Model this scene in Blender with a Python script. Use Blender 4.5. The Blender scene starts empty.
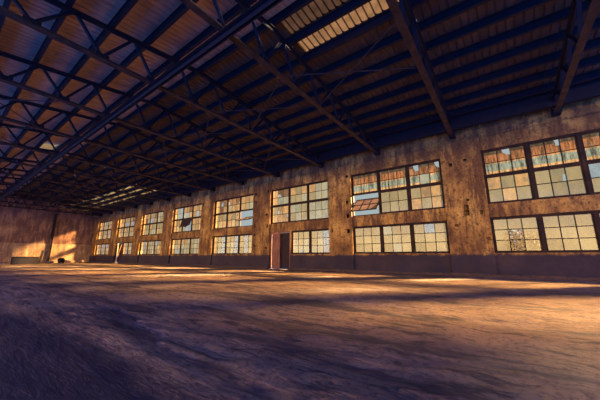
import bpy, bmesh, math, random
from mathutils import Vector, noise
random.seed(7)
R = math.radians
scene = bpy.context.scene
COL = scene.collection
WALL_N = 16.6          # window wall, metres in front of the camera across the hall
END_A = 55.9           # end wall, metres along the hall
CH = 1.0               # camera height

def W(a, n, z):        # a: along the hall, n: across the hall, z: up
    return Vector((-a, n, z))

# ------------------------------------------------------------------ helpers
class MB:
    def __init__(s): s.v = []; s.f = []; s.m = []
    def face(s, pts, mi=0):
        k = len(s.v); s.v += [tuple(p) for p in pts]
        s.f.append(list(range(k, k + len(pts)))); s.m.append(mi)
    def hexa(s, c, mi=0):
        k = len(s.v); s.v += [tuple(p) for p in c]
        for q in ((0,3,2,1),(4,5,6,7),(0,1,5,4),(1,2,6,5),(2,3,7,6),(3,0,4,7)):
            s.f.append([k + i for i in q]); s.m.append(mi)
    def box(s, a0, a1, n0, n1, z0, z1, mi=0):
        x0, x1 = sorted((-a0, -a1))
        s.hexa([(x0,n0,z0),(x1,n0,z0),(x1,n1,z0),(x0,n1,z0),(x0,n0,z1),(x1,n0,z1),(x1,n1,z1),(x0,n1,z1)], mi)
    def bar(s, p, q, w, h, off=(0, 0), mi=0):
        p = Vector(p); q = Vector(q); d = (q - p).normalized()
        up = Vector((0, 0, 1)) if abs(d.z) < .98 else Vector((0, 1, 0))
        side = d.cross(up).normalized(); u = side.cross(d)
        p = p + side * off[0] + u * off[1]; q = q + side * off[0] + u * off[1]
        c = []
        for e in (p, q):
            for sx, sz in ((-1,-1),(1,-1),(1,1),(-1,1)):
                c.append(e + side * sx * w / 2 + u * sz * h / 2)
        s.hexa(c, mi)
    def tee(s, p, q, w, h, t, flip=1):     # flange plate and upright web
        s.bar(p, q, w, t); s.bar(p, q, t * 1.3, h, (0, flip * (h / 2 + t / 2)))
    def tube(s, p, q, r0, r1, k=7, mi=0):
        p = Vector(p); q = Vector(q); d = (q - p).normalized()
        up = Vector((0, 0, 1)) if abs(d.z) < .95 else Vector((1, 0, 0))
        a = d.cross(up).normalized(); b = a.cross(d); i0 = len(s.v)
        for e, r in ((p, r0), (q, r1)):
            for i in range(k):
                t = 2 * math.pi * i / k
                s.v.append(tuple(e + a * math.cos(t) * r + b * math.sin(t) * r))
        for i in range(k):
            j = (i + 1) % k
            s.f.append([i0 + i, i0 + j, i0 + k + j, i0 + k + i]); s.m.append(mi)
        s.f.append([i0 + i for i in range(k)][::-1]); s.m.append(mi)
        s.f.append([i0 + k + i for i in range(k)]); s.m.append(mi)
    def build(s, name, mats, parent=None, smooth=False, bevel=0, normals=True):
        me = bpy.data.meshes.new(name); me.from_pydata(s.v, [], s.f)
        if not isinstance(mats, (list, tuple)): mats = [mats]
        for m in mats: me.materials.append(m)
        me.polygons.foreach_set('material_index', s.m)
        if smooth: me.polygons.foreach_set('use_smooth', [True] * len(s.f))
        if normals:
            bm = bmesh.new(); bm.from_mesh(me)
            bmesh.ops.recalc_face_normals(bm, faces=bm.faces); bm.to_mesh(me); bm.free()
        o = bpy.data.objects.new(name, me); COL.objects.link(o)
        if parent: o.parent = parent
        if bevel:
            b = o.modifiers.new('Bevel', 'BEVEL'); b.width = bevel; b.segments = 1; b.limit_method = 'ANGLE'
        return o

def tag(o, label=None, cat=None, group=None, kind=None):
    if label: o['label'] = label
    if cat: o['category'] = cat
    if group: o['group'] = group
    if kind: o['kind'] = kind
    return o

def empty(name, loc=(0, 0, 0)):
    o = bpy.data.objects.new(name, None); COL.objects.link(o); o.location = loc
    o.empty_display_size = .2
    return o

# ------------------------------------------------------------------ materials
def mat(name):
    m = bpy.data.materials.new(name); m.use_nodes = True
    nt = m.node_tree; b = nt.nodes['Principled BSDF']
    return m, nt, b
def nd(nt, t, **kw):
    n = nt.nodes.new(t)
    for k, v in kw.items():
        if k in n.inputs.keys(): n.inputs[k].default_value = v
        else: setattr(n, k, v)
    return n
def obj_co(nt, scale=(1, 1, 1)):
    tc = nd(nt, 'ShaderNodeTexCoord'); mp = nd(nt, 'ShaderNodeMapping')
    mp.inputs['Scale'].default_value = scale
    nt.links.new(tc.outputs['Object'], mp.inputs['Vector']); return mp.outputs['Vector']
def noise_tex(nt, co, scale, detail=6, rough=.6):
    n = nd(nt, 'ShaderNodeTexNoise', Scale=scale, Detail=detail, Roughness=rough)
    nt.links.new(co, n.inputs['Vector']); return n.outputs['Fac']
def ramp(nt, fac, stops, interp='LINEAR'):
    r = nd(nt, 'ShaderNodeValToRGB'); e = r.color_ramp; e.interpolation = interp
    while len(e.elements) < len(stops): e.elements.new(.5)
    for el, (p, c) in zip(e.elements, stops):
        el.position = p; el.color = (*c, 1) if len(c) == 3 else c
    nt.links.new(fac, r.inputs['Fac']); return r.outputs['Color']
def mixc(nt, fac, a, b, mode='MIX'):
    m = nd(nt, 'ShaderNodeMix', data_type='RGBA', blend_type=mode)
    for s, v in ((m.inputs[0], fac), (m.inputs[6], a), (m.inputs[7], b)):
        if hasattr(v, 'is_linked'): nt.links.new(v, s)
        elif isinstance(v, (int, float)): s.default_value = v
        else: s.default_value = (*v, 1)
    return m.outputs[2]
def bump(nt, b, h, strength=.4, dist=.05):
    n = nd(nt, 'ShaderNodeBump', Strength=strength, Distance=dist)
    nt.links.new(h, n.inputs['Height']); nt.links.new(n.outputs['Normal'], b.inputs['Normal'])
def math_n(nt, op, a, b=0.0):
    m = nd(nt, 'ShaderNodeMath', operation=op)
    for s, v in ((m.inputs[0], a), (m.inputs[1], b)):
        if hasattr(v, 'is_linked'): nt.links.new(v, s)
        else: s.default_value = v
    return m.outputs[0]

def steel_mat(name, c1, c2, rough=.6):
    m, nt, b = mat(name)
    f = noise_tex(nt, obj_co(nt), 3.0)
    nt.links.new(ramp(nt, f, [(.35, c1), (.7, c2)]), b.inputs['Base Color'])
    b.inputs['Roughness'].default_value = max(rough, .75); b.inputs['Specular IOR Level'].default_value = .2
    return m
M_STEEL = steel_mat('blue_black_steel', (.007, .011, .022), (.018, .014, .022))
M_CHORD = steel_mat('brown_chord_steel', (.018, .015, .018), (.075, .042, .030))  # lighter, browner tone for the bottom chords
M_ROD = steel_mat('grey_rod_steel', (.03, .022, .024), (.06, .04, .035))
M_FRAME = steel_mat('rusted_window_steel', (.014, .010, .010), (.045, .026, .016))
M_COLUMN = steel_mat('dark_column_steel', (.020, .016, .030), (.05, .03, .035))

def concrete_wall(name, dado=True, base=(.38, .225, .055), dark=(.115, .058, .022), light=(.62, .41, .10)):
    m, nt, b = mat(name)
    co = obj_co(nt); st = obj_co(nt, (1.0, 1.0, .22))
    f1 = noise_tex(nt, co, .7, 8, .65); f2 = noise_tex(nt, st, 2.2, 8, .7); f3 = noise_tex(nt, co, 9.0, 4, .6)
    c = ramp(nt, f1, [(.34, dark), (.50, base), (.66, light)])
    c = mixc(nt, ramp(nt, f2, [(.43, (.95,)*3), (.57, (0,)*3)]), c, dark)
    c = mixc(nt, ramp(nt, f3, [(.34, (.85,)*3), (.48, (0,)*3)]), c, (.06, .033, .018))
    if dado:
        sp = nd(nt, 'ShaderNodeSeparateXYZ'); nt.links.new(co, sp.inputs[0])
        z = math_n(nt, 'ADD', sp.outputs['Z'], math_n(nt, 'MULTIPLY', math_n(nt, 'SUBTRACT', f2, .5), .35))
        mr = nd(nt, 'ShaderNodeMapRange'); nt.links.new(z, mr.inputs[0])
        mr.inputs[1].default_value = 1.02; mr.inputs[2].default_value = 1.14
        mr.inputs[3].default_value = 1; mr.inputs[4].default_value = 0
        cd = ramp(nt, f1, [(.3, (.017, .017, .034)), (.7, (.055, .040, .052))])
        c = mixc(nt, mr.outputs[0], c, cd)
    nt.links.new(c, b.inputs['Base Color']); b.inputs['Roughness'].default_value = .9
    h = math_n(nt, 'ADD', f3, math_n(nt, 'MULTIPLY', f2, 1.0)); bump(nt, b, h, .6, .06)
    return m
M_WALL = concrete_wall('stained_concrete')
M_END = concrete_wall('patchy_end_wall_plaster', dado=False, base=(.30, .17, .11), dark=(.13, .07, .06), light=(.40, .25, .15))
M_PLINTH = concrete_wall('pale_bare_plaster', dado=False, base=(.52, .38, .22), dark=(.28, .19, .12), light=(.66, .50, .32))

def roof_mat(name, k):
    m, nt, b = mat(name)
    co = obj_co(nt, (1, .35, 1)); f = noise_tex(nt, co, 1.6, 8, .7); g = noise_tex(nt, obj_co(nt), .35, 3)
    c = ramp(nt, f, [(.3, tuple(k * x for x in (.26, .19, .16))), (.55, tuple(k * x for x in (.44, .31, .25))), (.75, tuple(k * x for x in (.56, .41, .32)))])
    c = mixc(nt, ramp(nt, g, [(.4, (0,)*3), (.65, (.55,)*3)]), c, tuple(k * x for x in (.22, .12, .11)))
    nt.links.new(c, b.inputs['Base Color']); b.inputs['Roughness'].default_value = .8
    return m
M_ROOF_LIT = roof_mat('lit_brown_roof_sheet', 1.2); M_ROOF_SHADED = roof_mat('shaded_brown_roof_sheet', .22)  # same sheet twice: lit and shaded slope put into the colour

def translucent_sheet(name, col, k=.8):
    m, nt, b = mat(name); nt.nodes.remove(b)
    out = nt.nodes['Material Output']
    f = noise_tex(nt, obj_co(nt), 2.5, 6, .7)
    c = ramp(nt, f, [(.3, tuple(x * .45 for x in col)), (.65, col)])
    t = nd(nt, 'ShaderNodeBsdfTranslucent'); d = nd(nt, 'ShaderNodeBsdfDiffuse')
    nt.links.new(c, t.inputs['Color']); nt.links.new(c, d.inputs['Color'])
    mx = nd(nt, 'ShaderNodeMixShader'); mx.inputs[0].default_value = k
    nt.links.new(d.outputs[0], mx.inputs[1]); nt.links.new(t.outputs[0], mx.inputs[2])
    nt.links.new(mx.outputs[0], out.inputs['Surface']); return m
M_SKY_BRIGHT = translucent_sheet('bright_skylight_sheet', (.045, .030, .019))
M_SKY_DIM = translucent_sheet('dusty_skylight_sheet', (.012, .008, .007))
M_SKY_GREEN = translucent_sheet('yellowed_skylight_sheet', (.13, .11, .06))

def glass(name, stops, clear=.15, scale=3.0, stain=None, tint=(.98, .74, .46)):
    """dirty window glass: a film of dirt that glows against the light, bare where it is clear"""
    m, nt, b = mat(name); nt.nodes.remove(b); out = nt.nodes['Material Output']
    co = obj_co(nt, (1, 1, .6)); f = noise_tex(nt, co, scale, 6, .7)
    geo = nd(nt, 'ShaderNodeNewGeometry')
    r = geo.outputs['Random Per Island']
    ff = math_n(nt, 'ADD', math_n(nt, 'MULTIPLY', f, .62), math_n(nt, 'MULTIPLY', r, .38))
    c = ramp(nt, ff, stops)
    fac = ramp(nt, f, [(.34, (clear + .35,)*3), (.50, (clear,)*3)])
    if stain:
        sp = nd(nt, 'ShaderNodeSeparateXYZ'); nt.links.new(obj_co(nt), sp.inputs[0])
        j = noise_tex(nt, obj_co(nt, (3.2, 1, .5)), 3.0, 6, .75)
        z = math_n(nt, 'ADD', sp.outputs['Z'], math_n(nt, 'MULTIPLY', math_n(nt, 'SUBTRACT', j, .5), stain[0]))
        mr = nd(nt, 'ShaderNodeMapRange'); nt.links.new(z, mr.inputs[0])
        mr.inputs[1].default_value = 5.0; mr.inputs[2].default_value = 6.5
        c = mixc(nt, 1.0, ramp(nt, mr.outputs[0], stain[1], 'CONSTANT'), ramp(nt, j, [(.40, (.18,)*3), (.52, (1,)*3), (.62, (1.6, 1.5, 1.35))]), 'MULTIPLY')
    t = nd(nt, 'ShaderNodeBsdfTranslucent'); nt.links.new(c, t.inputs['Color'])
    d = nd(nt, 'ShaderNodeBsdfDiffuse'); nt.links.new(c, d.inputs['Color'])
    mx0 = nd(nt, 'ShaderNodeMixShader'); mx0.inputs[0].default_value = .75
    nt.links.new(d.outputs[0], mx0.inputs[1]); nt.links.new(t.outputs[0], mx0.inputs[2])
    tr = nd(nt, 'ShaderNodeBsdfTransparent')
    tr.inputs[0].default_value = (*tint, 1)
    mx = nd(nt, 'ShaderNodeMixShader'); nt.links.new(fac, mx.inputs[0])
    nt.links.new(mx0.outputs[0], mx.inputs[1]); nt.links.new(tr.outputs[0], mx.inputs[2])
    gl = nd(nt, 'ShaderNodeBsdfGlossy'); gl.inputs['Roughness'].default_value = .12
    mx2 = nd(nt, 'ShaderNodeMixShader'); mx2.inputs[0].default_value = .03
    nt.links.new(mx.outputs[0], mx2.inputs[1]); nt.links.new(gl.outputs[0], mx2.inputs[2])
    nt.links.new(mx2.outputs[0], out.inputs['Surface']); return m
G = {}
G['c'] = glass('cream_dirty_glass', [(.30, (.011, .011, .008)), (.45, (.024, .0235, .018)), (.75, (.038, .039, .032))], .25, 2.2)
G['o'] = glass('orange_stained_glass', [(.30, (.008, .004, .003)), (.42, (.026, .016, .009)), (.58, (.054, .039, .022)), (.75, (.060, .050, .034))], .26, 4.5)
G['p'] = glass('pale_hazy_glass', [(.30, (.020, .025, .030)), (.55, (.034, .043, .048)), (.8, (.046, .056, .060))], .42)
G['s'] = glass('rust_run_glass', [(.3, (.3, .12, .06)), (.6, (.7, .4, .2))], .10, 3.5,
    stain=(.40, [(0, (.058, .042, .026)), (.20, (.022, .033, .042)), (.46, (.048, .030, .018)), (.53, (.030, .014, .008)), (.80, (.005, .0035, .0035))]))
G['t'] = glass('teal_streaked_glass', [(.30, (0.0083, 0.0110, 0.0138)), (.48, (0.0248, 0.0358, 0.0440)), (.7, (0.0413, 0.0550, 0.0660))], .3, 5.5)
G['k'] = glass('clear_glass', [(.3, (.006, .006, .006)), (.7, (.012, .012, .012))], .82, tint=(.95, .95, .95))
G['d'] = glass('soot_dark_glass', [(.3, (0.0044, 0.0033, 0.0044)), (.55, (0.0165, 0.0099, 0.0077)), (.75, (0.0660, 0.0385, 0.0193))], .05, 5)
G['b'] = glass('rusted_brown_pane', [(.3, (.035, .020, .018)), (.7, (.10, .06, .048))], .0, 5)
G_KEYS = list(G)

def floor_mat():
    m, nt, b = mat('worn_dirty_concrete_floor')
    co = obj_co(nt); stre = obj_co(nt, (.22, 1.3, 1)); 
    rot = nd(nt, 'ShaderNodeMapping'); rot.inputs['Rotation'].default_value = (0, 0, R(-2)); rot.inputs['Scale'].default_value = (.11, 1.3, 1)
    nt.links.new(co, rot.inputs['Vector'])
    f1 = noise_tex(nt, co, .45, 8, .6); f2 = noise_tex(nt, rot.outputs[0], 1.3, 8, .65); f3 = noise_tex(nt, obj_co(nt, (.32, 1.1, 1)), 6.0, 9, .72); f4 = noise_tex(nt, stre, .9, 6, .6)
    c = ramp(nt, f1, [(.32, (.27, .165, .095)), (.5, (.46, .30, .165)), (.68, (.64, .45, .25))])
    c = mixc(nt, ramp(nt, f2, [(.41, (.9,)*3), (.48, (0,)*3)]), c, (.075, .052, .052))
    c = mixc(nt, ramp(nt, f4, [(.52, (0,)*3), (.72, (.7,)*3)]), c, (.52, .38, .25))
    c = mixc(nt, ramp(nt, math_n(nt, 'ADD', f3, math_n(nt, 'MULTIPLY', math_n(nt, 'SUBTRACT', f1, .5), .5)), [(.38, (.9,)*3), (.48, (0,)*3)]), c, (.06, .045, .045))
    f6 = noise_tex(nt, co, 16.0, 8, .75)
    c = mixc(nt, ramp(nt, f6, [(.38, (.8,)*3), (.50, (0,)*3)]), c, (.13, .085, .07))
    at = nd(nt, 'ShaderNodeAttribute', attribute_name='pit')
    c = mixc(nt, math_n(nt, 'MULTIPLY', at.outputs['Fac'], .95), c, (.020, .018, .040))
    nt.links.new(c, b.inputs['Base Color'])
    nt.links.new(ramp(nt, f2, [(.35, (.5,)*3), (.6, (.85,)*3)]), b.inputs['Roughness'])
    f5 = noise_tex(nt, co, 26.0, 6, .75)
    h = math_n(nt, 'ADD', math_n(nt, 'ADD', math_n(nt, 'MULTIPLY', f3, .8), f2), math_n(nt, 'MULTIPLY', f5, .22)); bump(nt, b, h, 1.0, .17)
    return m
M_FLOOR = floor_mat()
def simple(name, c1, c2, scale=4, rough=.85, bs=.3, stretch=(1, 1, 1)):
    m, nt, b = mat(name); f = noise_tex(nt, obj_co(nt, stretch), scale, 7, .65)
    nt.links.new(ramp(nt, f, [(.3, c1), (.7, c2)]), b.inputs['Base Color']); b.inputs['Roughness'].default_value = rough
    bump(nt, b, f, bs, .03); return m
M_DOORRED = simple('flaking_red_brown_door_paint', (.12, .055, .04), (.32, .16, .10), 5, .8, .3, (1, 1, .3))
M_DOORDARK = simple('shade_dark_door_boards', (.010, .007, .010), (.030, .017, .018), 5, .85, .3, (1, 1, .3))  # shade on the recessed leaf put into the board colour
M_TIMBER = simple('bleached_timber', (.34, .22, .15), (.55, .40, .28), 6, .8, .2, (1, 1, .2))
M_RUBBLE = simple('broken_concrete', (.10, .07, .05), (.34, .24, .16), 5)
M_BLOCK = simple('near_black_concrete', (.006, .006, .012), (.016, .012, .018), 3)  # near-black tone for trough, post, one lump and the far door leaf
M_KERB = simple('dusty_kerb', (.03, .022, .025), (.10, .065, .055), 6)
M_GROUND = simple('dry_earth', (.25, .19, .12), (.48, .38, .25), .6, .95)
M_LEAF = simple('grey_green_leaf', (.03, .035, .03), (.07, .07, .055), 8)
M_BARK = simple('grey_bark', (.10, .08, .07), (.2, .17, .14), 8)

# ------------------------------------------------------------------ floor
def pitdist(x, y, pts):       # broken slab edge: sunken ground on the near left side
    # the edge runs from far left to close in front of the camera
    a = -x
    # signed distance to polyline in (a, n), positive inside the pit (below the line)
    best = 1e9; sg = 1
    for (a0, n0), (a1, n1) in zip(pts, pts[1:]):
        da, dn = a1 - a0, n1 - n0; L = da * da + dn * dn
        t = max(0, min(1, ((a - a0) * da + (y - n0) * dn) / L))
        ex, ey = a - a0 - t * da, y - n0 - t * dn
        d = math.hypot(ex, ey)
        if d < best:
            best = d; sg = 1 if (da * (y - n0) - dn * (a - a0)) > 0 else -1
    return -best * sg
PIT = [(-.4, .7), (1.3, 1.26), (1.9, 1.38), (2.6, 1.36), (3.6, 1.42), (4.9, 1.36), (6.3, 1.3), (8.6, 1.1), (14, 0), (22, -6)]
LEDGE = [(3.1, 1.75), (3.86, 2.06), (4.6, 2.12), (5.54, 2.38), (6.8, 2.33)]
def spaced(lo, hi, c, d0, g):
    out = [c]; x = c; d = d0
    while x < hi: x += d; d *= g; out.append(min(x, hi))
    x = c; d = d0
    while x > lo: x -= d; d *= g; out.insert(0, max(x, lo))
    return out
xs = spaced(-END_A, 11, -1.4, .035, 1.018); ys = spaced(-7.0, WALL_N + .1, 2.0, .03, 1.018)
verts = []; pit = []
for y in ys:
    for x in xs:
        wob = .16 * noise.noise((x * 1.3, y * 1.3, 3)) + .07 * noise.noise((x * 5, y * 5, 1))
        d = pitdist(x, y, PIT) + wob
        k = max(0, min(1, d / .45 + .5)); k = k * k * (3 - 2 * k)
        fade = max(0, min(1, (WALL_N - y) / 2.0))
        z = .018 * noise.fractal((x * .9, y * 1.6, 0), 1, 2, 5) * fade
        r = noise.noise((x * .35 + y * .5, y * 1.7 - x * .35, 9))
        z -= .035 * max(0, r - .12) * fade
        dd = math.hypot(x, y)
        if dd < 9: z += .012 * noise.fractal((x * 4, y * 4, 4), 1, 2, 4) * (1 - k * .7)
        z += -.03 * k
        if dd < 9 and y > .5:
            e = pitdist(x, y, LEDGE) + wob * .5
            if 0 < e < .35: z -= .05 * max(0, 1 - e / .35) * max(0, min(1, (-x - 3.0) / .5)) * max(0, min(1, (7.0 + x) / .8))
            z += .02 * noise.ridged_multi_fractal((x * 1.1 + y * .4, y * 3.2 - x * .9, 4), 1, 2, 5, 1, 2) * (1 - k)
        verts.append((x, y, z)); pit.append(k)
nx = len(xs); faces = [(j*nx+i, j*nx+i+1, (j+1)*nx+i+1, (j+1)*nx+i) for j in range(len(ys)-1) for i in range(nx-1)]
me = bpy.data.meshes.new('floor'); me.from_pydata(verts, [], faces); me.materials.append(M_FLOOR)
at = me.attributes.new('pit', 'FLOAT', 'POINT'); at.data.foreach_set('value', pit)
me.polygons.foreach_set('use_smooth', [True] * len(faces))
fl = bpy.data.objects.new('floor', me); COL.objects.link(fl)
tag(fl, 'worn dirty concrete floor with a sunken dark patch of broken slab', 'floor', kind='structure')
g = MB(); g.face([(-140, WALL_N + .45, -.12), (60, WALL_N + .45, -.12), (60, 120, -.12), (-140, 120, -.12)])
tag(g.build('ground', M_GROUND), 'dry bare earth outside behind the windows', 'ground', kind='structure')

# ------------------------------------------------------------------ window wall
LEFT = [.41, 7.95, 15.35, 23.0, 30.7, 38.4, 46.1, 53.9]
WW = 5.62
DOOR_BAYS = {2: 2.05, 6: 2.2}
Z0, Z1, Z2, Z3 = 1.15, 2.92, 3.60, 6.50
N0, N1, N2 = WALL_N, WALL_N + .15, WALL_N + .50
ZTOP, ZSEAM = 8.75, 7.20
def pier(mb, a0, a1, holes):
    """front face in cells so that the sockets are real recesses"""
    As = sorted({a0, a1, *[h for q in holes for h in (q[0] - q[2]/2, q[0] + q[2]/2)]})
    Zs = sorted({0, ZSEAM, *[h for q in holes for h in (q[1] - q[3]/2, q[1] + q[3]/2)]})
    for b0, b1 in zip(As, As[1:]):
        for c0, c1 in zip(Zs, Zs[1:]):
            ca, cz = (b0 + b1) / 2, (c0 + c1) / 2
            if any(abs(ca - q[0]) < q[2]/2 and abs(cz - q[1]) < q[3]/2 for q in holes):
                e = N0 + .2
                mb.face([W(b0,e,c0), W(b1,e,c0), W(b1,e,c1), W(b0,e,c1)])
                mb.face([W(b0,N0,c0), W(b0,e,c0), W(b0,e,c1), W(b0,N0,c1)])
                mb.face([W(b1,N0,c0), W(b1,N0,c1), W(b1,e,c1), W(b1,e,c0)])
                mb.face([W(b0,N0,c0), W(b1,N0,c0), W(b1,e,c0), W(b0,e,c0)])
                mb.face([W(b0,N0,c1), W(b0,e,c1), W(b1,e,c1), W(b1,N0,c1)])
            else:
                mb.face([W(b0,N0,c0), W(b1,N0,c0), W(b1,N0,c1), W(b0,N0,c1)])
    for aa in (a0, a1):
        mb.face([W(aa,N0,0), W(aa,N2,0), W(aa,N2,ZSEAM), W(aa,N0,ZSEAM)])
    mb.face([W(a0,N0,ZSEAM), W(a1,N0,ZSEAM), W(a1,N2,ZSEAM), W(a0,N2,ZSEAM)])
    mb.face([W(a0,N2,0), W(a1,N2,0), W(a1,N2,ZSEAM), W(a0,N2,ZSEAM)])
wl = MB()
edges = [-30.0] + [v for L in [-7.2] + LEFT for v in (L - WW, L)] + [END_A]
for i in range(0, len(edges), 2):
    a0, a1 = edges[i], edges[i + 1]; rr = random.Random(i)
    holes = []
    zs = [1.75, 2.75, 3.55, 4.5, 5.55, 6.35]
    for z in zs:
        for s in (.30, (a1 - a0) - .32):
            if a1 - a0 > 1.2 and rr.random() < .62:
                holes.append((a0 + s + rr.uniform(-.06, .06), z + rr.uniform(-.12, .12), rr.choice((.12, .15, .18)), rr.choice((.14, .18, .26))))
    if i == 4: holes = [(1.35, 3.35, .22, .55), (.72, 3.2, .15, .2), (1.85, 5.95, .17, .2), (1.15, 6.1, .14, .14), (.55, 1.85, .15, .18), (1.9, 2.6, .14, .15), (1.25, 3.9, .12, .12)]
    pier(wl, a0, a1, holes)
for k, L in [(99, -7.2)] + list(enumerate(LEFT)):
    R_ = L - WW; lo = L - DOOR_BAYS.get(k, 0)
    wl.box(R_, lo, N1, N2, 0, Z0)
    if lo < L: wl.box(lo - .12, lo, N1, N2, Z0, Z1)
    wl.box(R_, L, N1, N2, Z1, Z2)
    wl.box(R_, L, N1 - .03, N2, Z3, ZSEAM)
    wl.box(R_ , lo, N1 - .05, N1, Z0 - .07, Z0)          # sill ledge
wl.box(-30, END_A, N0 + .10, N2, ZSEAM + .03, ZTOP)
wl.box(-30, END_A, N0 + .16, N2, ZSEAM, ZSEAM + .03)
wl.box(-40, -9.4, N0 + .10, N2, ZTOP, 15.5)  # unseen extra wall height, added out of view to block the sun
wl.box(-40, -30, N0 + .10, N2, 0, ZTOP)
tag(wl.build('wall_right', M_WALL), 'long stained concrete wall of piers and spandrels holding the windows', 'wall', kind='structure')
kb = MB()
segs = [-11.0]
for k in DOOR_BAYS: segs += [LEFT[k] - DOOR_BAYS[k], LEFT[k]]
segs.append(END_A)
for i in range(0, len(segs), 2):
    a = segs[i]
    while a < segs[i+1] - .01:
        b = min(a + 1.5, segs[i+1])
        kb.box(a + .004, b - .004, N0 - .16 - .02 * random.random(), N0 + .02, -.05, .13 + .035 * random.random()); a = b
tag(kb.build('baseboard_right', M_KERB, bevel=.015), 'low crumbling kerb along the foot of the window wall', 'kerb', kind='structure')

# ------------------------------------------------------------------ windows
def jagged(p0, p1, rr):
    """pane rectangle with a bite out of one corner: list of (a, z)"""
    (a0, z0), (a1, z1) = p0, p1; w, h = a1 - a0, z1 - z0
    u, v = rr.uniform(.3, .75), rr.uniform(.3, .75)
    pts = [(0, 0), (1, 0), (1, v), ((1 + u) / 2 + rr.uniform(-.12, .05), v + rr.uniform(-.15, .1)), (u + .05, (v + 1) / 2), (u, 1), (0, 1)]
    fa, fz = rr.random() < .5, rr.random() < .6
    return [(a0 + w * (1 - x if fa else x), z0 + h * (1 - y if fz else y)) for x, y in pts]
def sash(parent, a0, a1, z0, z1, cols, rows, code, rr, nn, tilt=0, frame_w=.055):
    """code: rows of letters (top row first, first letter at the low-a end); '.' missing pane, capital = broken"""
    za, aa = (z0 + z1) / 2, (a0 + a1) / 2
    def pos(a, n, z):
        dz = z - za; c, s = math.cos(tilt), math.sin(tilt)
        dn = n - nn
        return W(a, nn + dn * c - dz * s, za + dz * c + dn * s)
    def pbox(mb, b0, b1, n0, n1, c0, c1):
        mb.hexa([pos(b0,n0,c0), pos(b1,n0,c0), pos(b1,n1,c0), pos(b0,n1,c0), pos(b0,n0,c1), pos(b1,n0,c1), pos(b1,n1,c1), pos(b0,n1,c1)])
    f = MB(); t = .028
    pbox(f, a0, a0 + frame_w, nn - t, nn + t, z0, z1); pbox(f, a1 - frame_w, a1, nn - t, nn + t, z0, z1)
    pbox(f, a0 + frame_w, a1 - frame_w, nn - t, nn + t, z0, z0 + frame_w); pbox(f, a0 + frame_w, a1 - frame_w, nn - t, nn + t, z1 - frame_w, z1)
    ia0, ia1, iz0, iz1 = a0 + frame_w, a1 - frame_w, z0 + frame_w, z1 - frame_w
    mw = .017
    for i in range(1, cols):
        a = ia0 + (ia1 - ia0) * i / cols; pbox(f, a - mw, a + mw, nn - .02, nn + .02, iz0, iz1)
    for j in range(1, rows):
        z = iz0 + (iz1 - iz0) * j / rows; pbox(f, ia0, ia1, nn - .018, nn + .018, z - mw, z + mw)
    so = f.build('sash', M_FRAME, parent)
    p = MB()
    for j in range(rows):
        for i in range(cols):
            ch = code[j][i] if j < len(code) and i < len(code[j]) else 'c'
            if ch == '.': continue
            b0 = ia0 + (ia1 - ia0) * i / cols; b1 = ia0 + (ia1 - ia0) * (i + 1) / cols
            c1 = iz1 - (iz1 - iz0) * j / rows; c0 = iz1 - (iz1 - iz0) * (j + 1) / rows
            mi = G_KEYS.index(ch.lower())
            if ch.isupper(): poly = jagged((b0, c0), (b1, c1), rr)
            else: poly = [(b0, c0), (b1, c0), (b1, c1), (b0, c1)]
            p.face([pos(x, nn, y) for x, y in poly], mi)
    if p.f: p.build('glazing', [G[k] for k in G_KEYS], so)
    return so
def rnd_code(rr, rows, cols, weights):
    ks, ws = zip(*weights.items())
    return [''.join(rr.choices(ks, ws)[0] for _ in range(cols)) for _ in range(rows)]

NN = N1 + .10
wn = 0
BAYS = list(enumerate(LEFT)) + [(8, -7.2)]
ordw = ['first', 'second', 'third', 'fourth', 'fifth', 'sixth', 'seventh', 'eighth', 'ninth', 'tenth', 'eleventh', 'twelfth', 'thirteenth', 'fourteenth', 'fifteenth', 'sixteenth']
bayname = ['cut by the right edge of the photo', 'second from the right edge, beside the wide pier', 'above the red-brown door', 'fourth from the right', 'fifth from the right with a torn hanging sheet', 'sixth from the right', 'above the far narrow doorway', 'nearest the end wall']
UP_LAB = ['large upper window with rust runs and teal band, cut by right photo edge',
 'upper window with rust runs and its left lower sash swung open',
 'upper window above the red-brown door, dark and orange panes beside pale ones',
 'upper window of orange panes with an open sash at its right',
 'broken upper window with a dark torn sheet hanging in it',
 'cream upper window, third along from the end wall',
 'cream upper window above the far narrow doorway',
 'small far upper window right beside the end wall',
 'upper window of the next bay, beyond the right edge of the photo']
LO_LAB = ['large lower window with one clear pane showing a bush, by right photo edge',
 'lower window of twenty-seven cream panes below the open rust-stained sash',
 'short lower window next to the red-brown door',
 'lower window of pale streaked panes, left of the red-brown door',
 'lower window below the broken window with the torn sheet',
 'lower window just right of the far narrow doorway\'s window, pale streaky panes',
 'short lower window next to the far narrow doorway',
 'small far lower window right beside the end wall',
 'lower window of the next bay, beyond the right edge of the photo']
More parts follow.
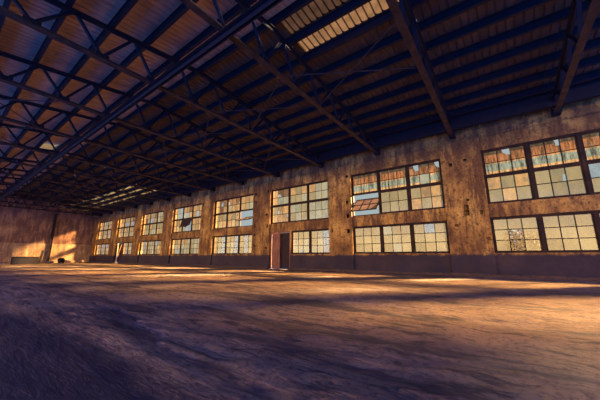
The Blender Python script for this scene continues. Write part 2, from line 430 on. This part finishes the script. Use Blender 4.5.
for k, L in BAYS:
    rr = random.Random(100 + k)
    a0, a1 = L - WW, L
    for upper in (True, False):
        wn += 1
        z0, z1 = (Z2, Z3) if upper else (Z0, Z1)
        b1 = a1 if upper else a1 - DOOR_BAYS.get(k, 0) - (.12 if k in DOOR_BAYS else 0)
        ns = 3 if (upper or k not in DOOR_BAYS) else 2
        root = empty('window_%d' % wn, W((a0 + b1) / 2, NN, z0))
        tag(root, (UP_LAB if upper else LO_LAB)[k], 'window', 'upper windows' if upper else 'lower windows', 'structure')
        inv = -Vector(root.location)
        fr = MB(); e = .075
        fr.box(a0, a0 + e, NN - .07, NN + .07, z0, z1); fr.box(b1 - e, b1, NN - .07, NN + .07, z0, z1)
        fr.box(a0 + e, b1 - e, NN - .07, NN + .07, z0, z0 + .05); fr.box(a0 + e, b1 - e, NN - .07, NN + .07, z1 - e, z1)
        w = (b1 - a0 - 2 * e) / ns
        for i in range(1, ns):
            c = a0 + e + w * i; fr.box(c - .065, c + .065, NN - .075, NN + .075, z0 + .05, z1 - e)
        zm = (z0 + z1) / 2 + .02
        if upper: fr.box(a0 + e, b1 - e, NN - .05, NN + .05, zm - .04, zm + .04)
        parts = [fr.build('window_frame', M_FRAME, root)]
        for i in range(ns):
            s0 = a0 + e + w * i + (.065 if i else 0); s1 = a0 + e + w * (i + 1) - (.065 if i < ns - 1 else 0)
            if upper:
                # codes for the top and the bottom sash; sash 0 is the right-hand one as the camera sees it
                tilt = 0
                if k == 0: top, bot = ['sSs', 'sss'], [['cck', 'ccc'], ['cCc', 'ccc'], ['oco', 'coc']][i]
                elif k == 1:
                    top = ['SsS', 'sts'] if i == 0 else ['sss', 'sss']
                    bot = [['ooc', 'oco'], ['ccc', 'ccc'], ['bbb', 'bbb']][i]
                    if i == 2: tilt = R(-48)
                elif k == 2: top, bot = [['ppo', 'ppc'], ['oco', 'pcc'], ['dDo', 'pto']][i], [['ppp', 'ppp'], ['cpp', 'cpc'], ['oOc', 'Ooo']][i]
                elif k == 3:
                    top, bot = [['ooo', 'pco'], ['DoD', 'ooc'], ['dDo', 'odo']][i], [['ppp', 'ppp'], ['oco', 'coo'], ['coc', 'ooc']][i]
                    if i == 0: tilt = R(-70); bot = ['bbb', 'bbb']
                elif k == 4: top, bot = [['ooO', 'o.o'], ['doo', 'o.t'], ['.Ko', '.tt']][i], [['ooo', 'Ooc'], ['...', 'k.p'], ['ooc', 'coc']][i]
                else:
                    wt = {'c': 4, 'p': 1, 'o': 4, 't': 1.2, 'k': .3, 'd': 1.4, 'C': .8}
                    top, bot = rnd_code(rr, 2, 3, wt), rnd_code(rr, 2, 3, {'c': 5, 'p': 1, 'o': 3, 't': .5})
                parts.append(sash(root, s0, s1, zm + .04, z1 - e, 3, 2, top, rr, NN))
                parts.append(sash(root, s0, s1, z0 + .05, zm - .04, 3, 2, bot, rr, NN, tilt))
            else:
                if k == 0: code = [['ccc', 'ccc', 'ccc'], ['ccc', 'ccc', 'ccc'], ['ccc', 'ckc', 'ckc']][i]
                elif k == 1: code = [['ckc', 'ccc', 'ccc'], ['ccp', 'ccc', 'cpc'], ['ccc', 'ccc', 'ccc']][i]
                elif k == 2: code = [['kpc', 'kpc', 'kpp'], ['ccc', 'pcp', 'pPp']][i]
                elif k == 3: code = [['ckc', 'ckc', 'ckc'], ['kcc', 'kpc', 'kpc'], ['kcc', 'kcc', 'ktc']][i]
                else: code = rnd_code(rr, 3, 3, {'c': 5, 'p': 1.5, 'o': 2, 'k': .6, 't': .8})
                parts.append(sash(root, s0, s1, z0 + .05, z1 - e, 3, 3, code, rr, NN))
        for p in parts: p.location = inv
# torn sheet hanging in the broken window of the fifth bay
th = MB(); L = LEFT[4]
sh = [(L - 1.9, 4.95), (L - 3.75, 5.10), (L - 4.1, 4.35), (L - 3.6, 4.02), (L - 2.7, 4.15), (L - 2.35, 3.95)]
for d in (0, .012): th.face([W(a, NN - .05 - d - (5.1 - z) * .55, z) for a, z in sh])
n_ = len(sh)
for i in range(n_):
    j = (i + 1) % n_; p0, p1 = sh[i], sh[j]
    q = lambda p, d: W(p[0], NN - .05 - d - (5.1 - p[1]) * .55, p[1])
    th.face([q(p0, 0), q(p1, 0), q(p1, .012), q(p0, .012)])
tag(th.build('torn_sheet', M_DOORDARK), 'dark torn sheet hanging inside the broken upper window', 'sheet')

# ------------------------------------------------------------------ doors
def door(nm, k, label, two):
    L = LEFT[k]; wd = DOOR_BAYS[k]; root = empty(nm, W(L - wd / 2, N1 + .12, 0)); inv = -Vector(root.location)
    tag(root, label, 'door', kind='structure')
    f = MB(); f.box(L - .10, L, N1, N1 + .2, 0, Z1); f.box(L - wd, L - wd + .08, N1, N1 + .2, 0, Z1); f.box(L - wd + .08, L - .10, N1, N1 + .2, Z1 - .1, Z1)
    ps = [f.build('door_frame', M_DOORRED if two else M_DOORDARK, root, bevel=.008)]
    mid = L - wd * .53
    def leaf(b0, b1, nn, m, ang=0):
        d = MB(); c, s = math.cos(ang), math.sin(ang)
        def lb(u0, u1, n0, n1, z0, z1):
            P = lambda u, n, z: W(b1 - u * c - n * s, nn - u * s + n * c, z)
            d.hexa([P(u0,n0,z0), P(u1,n0,z0), P(u1,n1,z0), P(u0,n1,z0), P(u0,n0,z1), P(u1,n0,z1), P(u1,n1,z1), P(u0,n1,z1)])
        w_ = b1 - b0; nb = 5
        for i in range(nb): lb(w_ * i / nb + .004, w_ * (i + 1) / nb - .004, 0, .04, 0, Z1 - .12)
        for z in (.35, 1.35, 2.4): lb(.03, w_ - .03, -.03, 0, z, z + .14)
        return d.build('door_leaf', m, root)
    if two:
        ps.append(leaf(mid, L - .12, N1 + .05, M_DOORRED, R(8)))
        ps[-1]['label'] = 'flaking red-brown boarded leaf standing slightly ajar'
        ps.append(leaf(L - wd + .08, mid + .35, N1 + .12, M_DOORDARK)); ps[-1]['label'] = 'boarded leaf darkened as in shade'
    else:
        ps.append(leaf(L - wd + .1, L - .12, N1 + .30, M_BLOCK))  # near-black leaf put in for the shade of the dark opening
    for p in ps: p.location = inv
door('door_1', 2, 'tall double door with one red-brown leaf and one leaf darkened as in shade', True)
door('door_2', 6, 'dark narrow doorway in the far part of the window wall', False)
lb = MB(); L = LEFT[6]
lb.bar(W(L - 2.5, N0 - .60, .0), W(L - 2.35, N0 - .03, 2.6), .16, .05)
tag(lb.build('plank', M_TIMBER, bevel=.006), 'pale plank leaning beside the dark far doorway', 'plank')

# ------------------------------------------------------------------ end wall
ew = MB(); ew.box(END_A, END_A + .4, -7.2, N2, 2.84, 10.0)
ew.box(END_A - .12, END_A + .4, -7.2, N2, 0, 2.84)
tag(ew.build('wall_far', [M_END]), 'end wall of the hall, brown above and pale below a ledge', 'wall', kind='structure')
bpy.data.objects['wall_far'].data.materials.append(M_PLINTH)
me = bpy.data.objects['wall_far'].data
for p in me.polygons:
    if p.index >= 6: p.material_index = 1
col = MB(); N_ = 11.35; a = END_A - .32
col.box(a - .13, a + .13, N_ - .16, N_ - .13, .02, 7.45); col.box(a - .13, a + .13, N_ + .13, N_ + .16, .02, 7.45); col.box(a - .015, a + .015, N_ - .13, N_ + .13, .02, 7.45)
cr = empty('steel_column', W(a, N_, 0)); tag(cr, 'dark steel column standing against the end wall', 'column')
o = col.build('shaft', M_COLUMN, cr); o.location = -Vector(cr.location)
bp = MB(); bp.box(a - .19, a + .19, N_ - .22, N_ + .22, -.03, .02); o = bp.build('base_plate', M_COLUMN, cr); o.location = -Vector(cr.location)

lw = MB(); lw.box(-30, END_A + .4, -7.6, -7.2, 8.2, 8.6)  # unseen beam, added to limit the warm light from the open side
tag(lw.build('light_shaping_beam', M_END), 'unseen beam added over the open side behind the viewer to shape the light', 'wall', kind='structure')

# things on the floor by the end wall
def chunk(name, a, n, s, label, m, seed, cat='rubble', group=None, sq=(1, 1, 1)):
    bm = bmesh.new(); bmesh.ops.create_icosphere(bm, subdivisions=2, radius=1)
    zmin = 9
    for v in bm.verts:
        q = 1 + .35 * noise.noise(v.co * 1.3 + Vector((seed, 0, 0))); c = v.co * q
        c = Vector((max(-.8, min(.8, c.x)), max(-.8, min(.8, c.y)), max(-.6, min(.65, c.z))))
        v.co = Vector((c.x * s * sq[0], c.y * s * sq[1], c.z * s * sq[2])); zmin = min(zmin, v.co.z)
    me = bpy.data.meshes.new(name); bm.to_mesh(me); bm.free(); me.materials.append(m)
    o = bpy.data.objects.new(name, me); COL.objects.link(o); o.location = W(a, n, -zmin - .03); o.rotation_euler.z = seed
    tag(o, label, cat, group); return o
bk = MB(); bk.box(48.9, 50.1, 6.7, 9.1, -.03, .82); bk.box(48.8, 50.2, 6.62, 9.18, .82, .92)
tag(bk.build('concrete_trough', M_BLOCK, bevel=.03), 'low dark concrete trough near the end wall', 'trough')
ps = MB(); ps.bar(W(49.6, 9.32, -.03), W(49.6, 9.48, 1.75), .26, .22); ps.bar(W(49.6, 9.36, 1.3), W(49.6, 9.95, 1.62), .12, .1)
tag(ps.build('stub_post', M_BLOCK, bevel=.02), 'short dark post with a side arm beside the low trough', 'post')
for i, (a, n, s, sq, lab) in enumerate([
    (51.5, 12.0, .50, (1, .8, 1.2), 'upright dark lump of rubble just past the column foot'),
    (53.2, 13.35, .55, (1, 1.5, .7), 'wide flat lump of rubble by the end wall'),
    (52.0, 14.6, .40, (1, 1, .8), 'smaller lump of rubble beside the wide flat one'),
    (52.4, 11.0, .35, (1, 1.2, .8), 'small lump of rubble just in front of the column foot')]):
    chunk('rubble_lump', a, n, s, lab, M_RUBBLE if i != 0 else M_BLOCK, i * 1.7 + .4, 'rubble', 'rubble at the end wall', sq)

# ------------------------------------------------------------------ roof
RIDGE_N, RIDGE_Z, SLOPE = 6.3, 9.70, .11
def roof_z(n): return RIDGE_Z - SLOPE * abs(n - RIDGE_N)
PUR_R = [RIDGE_N + 1.03 * j for j in range(0, 10)]
PUR_L = [RIDGE_N - 1.2 * j for j in range(1, 11)]
SKY = [  # a0, a1, n0, n1, material, label
    (1.75, 5.75, 7.42, 8.28, M_SKY_BRIGHT, 'bright yellowed skylight strip high above the middle of the hall'),
    (1.75, 5.75, 6.42, 7.26, M_SKY_DIM, 'dusty dim skylight strip beside the bright one'),
    (27.1, 29.4, 4.0, 5.0, M_SKY_GREEN, 'small broken-edged skylight sheet over the dark left part of the roof')]
for q, (a0, a1) in enumerate([(32.5, 36.3), (36.8, 40.6), (41.1, 44.9), (45.4, 49.2)]):
    for r_, (n0, n1) in enumerate([(12.58, 13.40), (13.60, 14.42), (14.63, 15.45), (15.68, 15.95)]):
        SKY.append((a0, a1, n0, n1, M_SKY_GREEN, 'yellowed skylight sheet near the far windows, %s of the %s row from the wall' % (ordw[q], ordw[3 - r_])))
HOLES = [(1.5, 1.64, 9.2, 9.32), (31.2, 31.8, 5.6, 5.9), (30, 30.2, 9, 9.2)]
def cut(a, n):
    for s in SKY:
        if s[0] < a < s[1] and s[2] < n < s[3]: return True
    return any(h[0] < a < h[1] and h[2] < n < h[3] for h in HOLES)
PER = .26
cols_ = []; a = -9.0
while a < END_A + .3:
    cols_ += [(a, 0), (a + .17, 0), (a + .195, .035), (a + .235, .035)]; a += PER
nrows = sorted({-7.0, RIDGE_N, WALL_N + .6, *[RIDGE_N + 1.03 * j + d for j in range(0, 11) for d in (.1, .5, .98)], *[RIDGE_N - .1 - .4 * j for j in range(0, 33)],
    *[v for s in SKY for v in s[2:4]], *[v for h in HOLES for v in h[2:4]]})
v_ = [(-a, n, roof_z(n) + d) for n in nrows for a, d in cols_]
nc = len(cols_); f_ = []
for j in range(len(nrows) - 1):
    nm = (nrows[j] + nrows[j+1]) / 2
    for i in range(nc - 1):
        if not cut((cols_[i][0] + cols_[i+1][0]) / 2, nm): f_.append((j*nc+i, j*nc+i+1, (j+1)*nc+i+1, (j+1)*nc+i))
me = bpy.data.meshes.new('ceiling'); me.from_pydata(v_, [], f_); me.materials.append(M_ROOF_LIT); me.materials.append(M_ROOF_SHADED)
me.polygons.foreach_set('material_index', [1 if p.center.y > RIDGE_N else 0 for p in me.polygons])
o = bpy.data.objects.new('ceiling', me); COL.objects.link(o)
tag(o, 'brown ribbed roof sheeting on the low gabled roof', 'roof', kind='structure')
for (a0, a1, n0, n1, m, lab) in SKY:
    s = MB(); a = a0 - .05
    while a < a1 + .04:
        b = min(a + PER, a1 + .05); t = .012
        s.face([W(a, n0 - .01, roof_z(n0 - .01) - t), W(b - .05, n0 - .01, roof_z(n0 - .01) - t), W(b - .05, n1 + .01, roof_z(n1 + .01) - t), W(a, n1 + .01, roof_z(n1 + .01) - t)])
        s.face([W(b - .05, n0 - .01, roof_z(n0 - .01) - t), W(b, n0 - .01, roof_z(n0 - .01) - t - .03), W(b, n1 + .01, roof_z(n1 + .01) - t - .03), W(b - .05, n1 + .01, roof_z(n1 + .01) - t)])
        a = b
    tag(s.build('skylight_sheet', m), lab, 'skylight', 'skylight sheets')
# purlins
PD = .33
def purlin(n, lab, grp, depth=PD):
    p = MB(); z = roof_z(n) - .05; a0, a1 = -8.8, END_A - .01
    p.box(a0, a1, n - .012, n + .012, z - depth + .02, z - .02)
    p.box(a0, a1, n - .06, n + .06, z - .02, z); p.box(a0, a1, n - .06, n + .06, z - depth, z - depth + .02)
    tag(p.build('purlin', M_STEEL), lab, 'purlin', grp)
for j, n in enumerate(PUR_R):
    purlin(n, 'dark steel ridge beam along the top of the roof' if j == 0 else 'dark steel purlin on the window side of the roof, %s down from the ridge' % ordw[j - 1], 'purlins on the window side')
for j, n in enumerate(PUR_L):
    purlin(n, 'dark steel purlin on the slope away from the windows, %s down from the ridge' % ordw[j], 'purlins on the slope away from the windows')
eb = MB(); eb.box(-8.8, END_A - .01, 15.98, 16.18, 7.72, 8.52)
tag(eb.build('eave_beam', M_STEEL), 'deep dark eave beam running along the top of the window wall', 'beam')
# trusses
TR_A = [-2.7 + 4.3 * i for i in range(14)]
BN = [4.27 + 1.74 * j for j in range(-6, 8)]
BZ = 7.50
def top_z(n): return roof_z(n) - PD - .05 - .10
def truss():
    root = empty('roof_truss', (0, 0, BZ))
    def P(n, z): return Vector((0, n, z - BZ))
    b = MB(); b.tee(P(BN[0], BZ), P(16.55, BZ), .22, .12, .03); b.build('bottom_chord', M_CHORD, root)
    t = MB()
    for n0, n1 in ((BN[0], RIDGE_N), (RIDGE_N, 16.55)): t.tee(P(n0, top_z(n0)), P(n1, top_z(n1)), .20, .12, .03, -1)
    t.build('top_chord', M_STEEL, root)
    for j in range(len(BN)):
        for n1 in ((BN[j] - .87), (BN[j] + .87)):
            if n1 < BN[0] or n1 > 16.5: continue
            w = MB(); w.tee(P(BN[j], BZ + .06), P(n1, top_z(n1) - .05), .11, .07, .022); w.build('web_member', M_STEEL, root)
        g_ = MB(); g_.box(-.012, .012, BN[j] - .20, BN[j] + .20, .0, .24); g_.build('gusset_plate', M_STEEL, root)
    s = MB(); s.box(-.16, .16, 16.25, 16.62, -.06, .55); s.build('end_shoe', M_STEEL, root, bevel=.01)
    return root
def copy_tree(o, parent=None):
    c = o.copy(); COL.objects.link(c)
    if parent: c.parent = parent
    for ch in list(o.children): copy_tree(ch, c)
    return c
proto = truss()
for i, a in enumerate(TR_A):
    o = proto if i == 0 else copy_tree(proto)
    o.location.x = -a
    tag(o, 'dark steel roof truss, %s in the row counting from the nearest end' % ordw[i], 'roof truss', 'roof trusses')
# tie beam along the middle of the trusses
gr = empty('tie_beam', W(0, 4.27, BZ - .03)); tag(gr, 'long dark double tie beam under the trusses, parallel to the windows', 'beam')
for dn in (-.10, .10):
    g = MB(); s_ = 1 if dn > 0 else -1
    g.bar(Vector((8.8, dn, -.02)), Vector((-END_A, dn, -.02)), .15, .025); g.bar(Vector((8.8, dn - s_ * .06, -.02)), Vector((-END_A, dn - s_ * .06, -.02)), .02, .16, (0, -.09))
    g.build('steel_angle', M_STEEL, gr)
# bracing rods between the bottom chords
for i in range(1, len(TR_A) - 1):
    a0, a1 = TR_A[i], TR_A[i + 1]
    for q, (n0, n1) in enumerate([(6.9, 9.3), (-.95, 2.5), (11.2, 14.7)]):
        if q == 2 and i < 3: continue
        if q == 1 and i < 4: continue
        where = ['under the ridge', 'on the dark side', 'by the window wall'][q]
        xb = empty('cross_brace', W((a0 + a1) / 2, (n0 + n1) / 2, BZ)); inv = -Vector(xb.location)
        tag(xb, 'crossed thin tie rods %s between the %s and %s trusses' % (where, ordw[i], ordw[i + 1]), 'brace', 'crossed tie rods')
        for d in (0, 1):
            r_ = MB(); e = .13
            r_.tube(W(a0 + e, n1 if d else n0, BZ + .03 * d), W(a1 - e, n0 if d else n1, BZ + .03 * d), .022, .022, 6)
            r_.build('tie_rod', M_ROD, xb).location = inv
        pl = MB(); pl.box((a0 + a1) / 2 - .09, (a0 + a1) / 2 + .09, (n0 + n1) / 2 - .09, (n0 + n1) / 2 + .09, BZ - .03, BZ - .018)
        pl.build('centre_plate', M_ROD, xb).location = inv

# ------------------------------------------------------------------ bush outside the clear pane
br = empty('bush', W(-.9, 23.5, -.12)); tag(br, 'grey-green bush outside, seen through the clear lower pane', 'bush')
b = MB(); lf = MB(); rr = random.Random(4)
for i in range(26):
    az = rr.uniform(0, 6.28); l = rr.uniform(1.6, 3.0); sp = rr.uniform(.2, 1.1)
    p = Vector((0, 0, 0)); 
    q = Vector((math.cos(az) * sp * .4, math.sin(az) * sp * .4, l * .5)); e = Vector((math.cos(az) * sp, math.sin(az) * sp, l))
    b.tube(p, q, .03, .02, 5); b.tube(q, e, .02, .006, 5)
    for j in range(90):
        t = rr.uniform(.15, 1); c = (q.lerp(e, t) if rr.random() < .7 else p.lerp(q, t)) + Vector((rr.gauss(0, .16), rr.gauss(0, .16), rr.gauss(0, .14)))
        u = Vector((rr.gauss(0, 1), rr.gauss(0, 1), rr.gauss(0, 1))).normalized() * .10; w_ = u.cross(Vector((rr.gauss(0, 1), rr.gauss(0, 1), rr.gauss(0, 1)))).normalized() * .06
        lf.face([c - u, c - w_, c + u, c + w_])
b.build('branches', M_BARK, br); o = lf.build('foliage', M_LEAF, br); o['kind'] = 'stuff'

# ------------------------------------------------------------------ light
SUN_DIR = W(.85, -1.0, -.52)
sun = bpy.data.lights.new('sun', 'SUN'); sun.energy = 90; sun.angle = R(6.5); sun.color = (1.0, .70, .38)
so = bpy.data.objects.new('sun', sun); COL.objects.link(so)
so.rotation_euler = SUN_DIR.to_track_quat('-Z', 'Y').to_euler(); so.location = (0, 40, 30)
wd = bpy.data.worlds.new('sky'); scene.world = wd; wd.use_nodes = True
nt = wd.node_tree; bg = nt.nodes['Background']
tc = nd(nt, 'ShaderNodeTexCoord'); sp = nd(nt, 'ShaderNodeSeparateXYZ'); nt.links.new(tc.outputs['Generated'], sp.inputs[0])
mr = nd(nt, 'ShaderNodeMapRange'); nt.links.new(sp.outputs['Y'], mr.inputs[0]); mr.inputs[1].default_value = -.35; mr.inputs[2].default_value = .45
c = ramp(nt, mr.outputs[0], [(0, (.12, .75, 3.6)), (.45, (.10, .28, 1.3)), (1, (.38, .45, .46))])  # saturated blue behind the camera added as fill for the shadows
mz = nd(nt, 'ShaderNodeMapRange'); mz.interpolation_type = 'SMOOTHSTEP'; nt.links.new(sp.outputs['Z'], mz.inputs[0]); mz.inputs[1].default_value = -.014; mz.inputs[2].default_value = .006
mz2 = nd(nt, 'ShaderNodeMapRange'); mz2.interpolation_type = 'SMOOTHSTEP'; nt.links.new(sp.outputs['Z'], mz2.inputs[0]); mz2.inputs[1].default_value = .15; mz2.inputs[2].default_value = .03
my = nd(nt, 'ShaderNodeMapRange'); my.interpolation_type = 'SMOOTHSTEP'; nt.links.new(sp.outputs['Y'], my.inputs[0]); my.inputs[1].default_value = -.15; my.inputs[2].default_value = -.6
fill_glow = math_n(nt, 'MULTIPLY', math_n(nt, 'MULTIPLY', mz.outputs[0], mz2.outputs[0]), my.outputs[0])
md = nd(nt, 'ShaderNodeMapRange'); nt.links.new(sp.outputs['Z'], md.inputs[0]); md.inputs[1].default_value = .0; md.inputs[2].default_value = .2; md.inputs[3].default_value = 0; md.inputs[4].default_value = 1
md2 = math_n(nt, 'MULTIPLY', md.outputs[0], math_n(nt, 'LESS_THAN', sp.outputs['Y'], .0))
c = mixc(nt, md2, c, (.10, .34, 2.3))
c = mixc(nt, fill_glow, c, (14.5, 8.0, 2.2))  # warm horizon band added behind the camera to brighten the window wall
nt.links.new(c, bg.inputs['Color']); bg.inputs['Strength'].default_value = 1.0

# ------------------------------------------------------------------ camera
cam = bpy.data.cameras.new('camera'); cam.sensor_width = 36; cam.lens = 36 * 273 / 600; cam.clip_end = 500; cam.clip_start = .05
co = bpy.data.objects.new('camera', cam); COL.objects.link(co); co.location = (0, 0, CH)
yaw, pitch = R(36.4), R(11.6)
co.rotation_euler = (R(90) + pitch, 0, yaw)
scene.camera = co
scene.view_settings.view_transform = 'Standard'; scene.view_settings.look = 'None'
scene.view_settings.exposure = 0; scene.view_settings.gamma = 1; scene.view_settings.use_curve_mapping = False
scene.cycles.use_denoising = True
scene.cycles.max_bounces = 8; scene.cycles.diffuse_bounces = 5; scene.cycles.transparent_max_bounces = 16
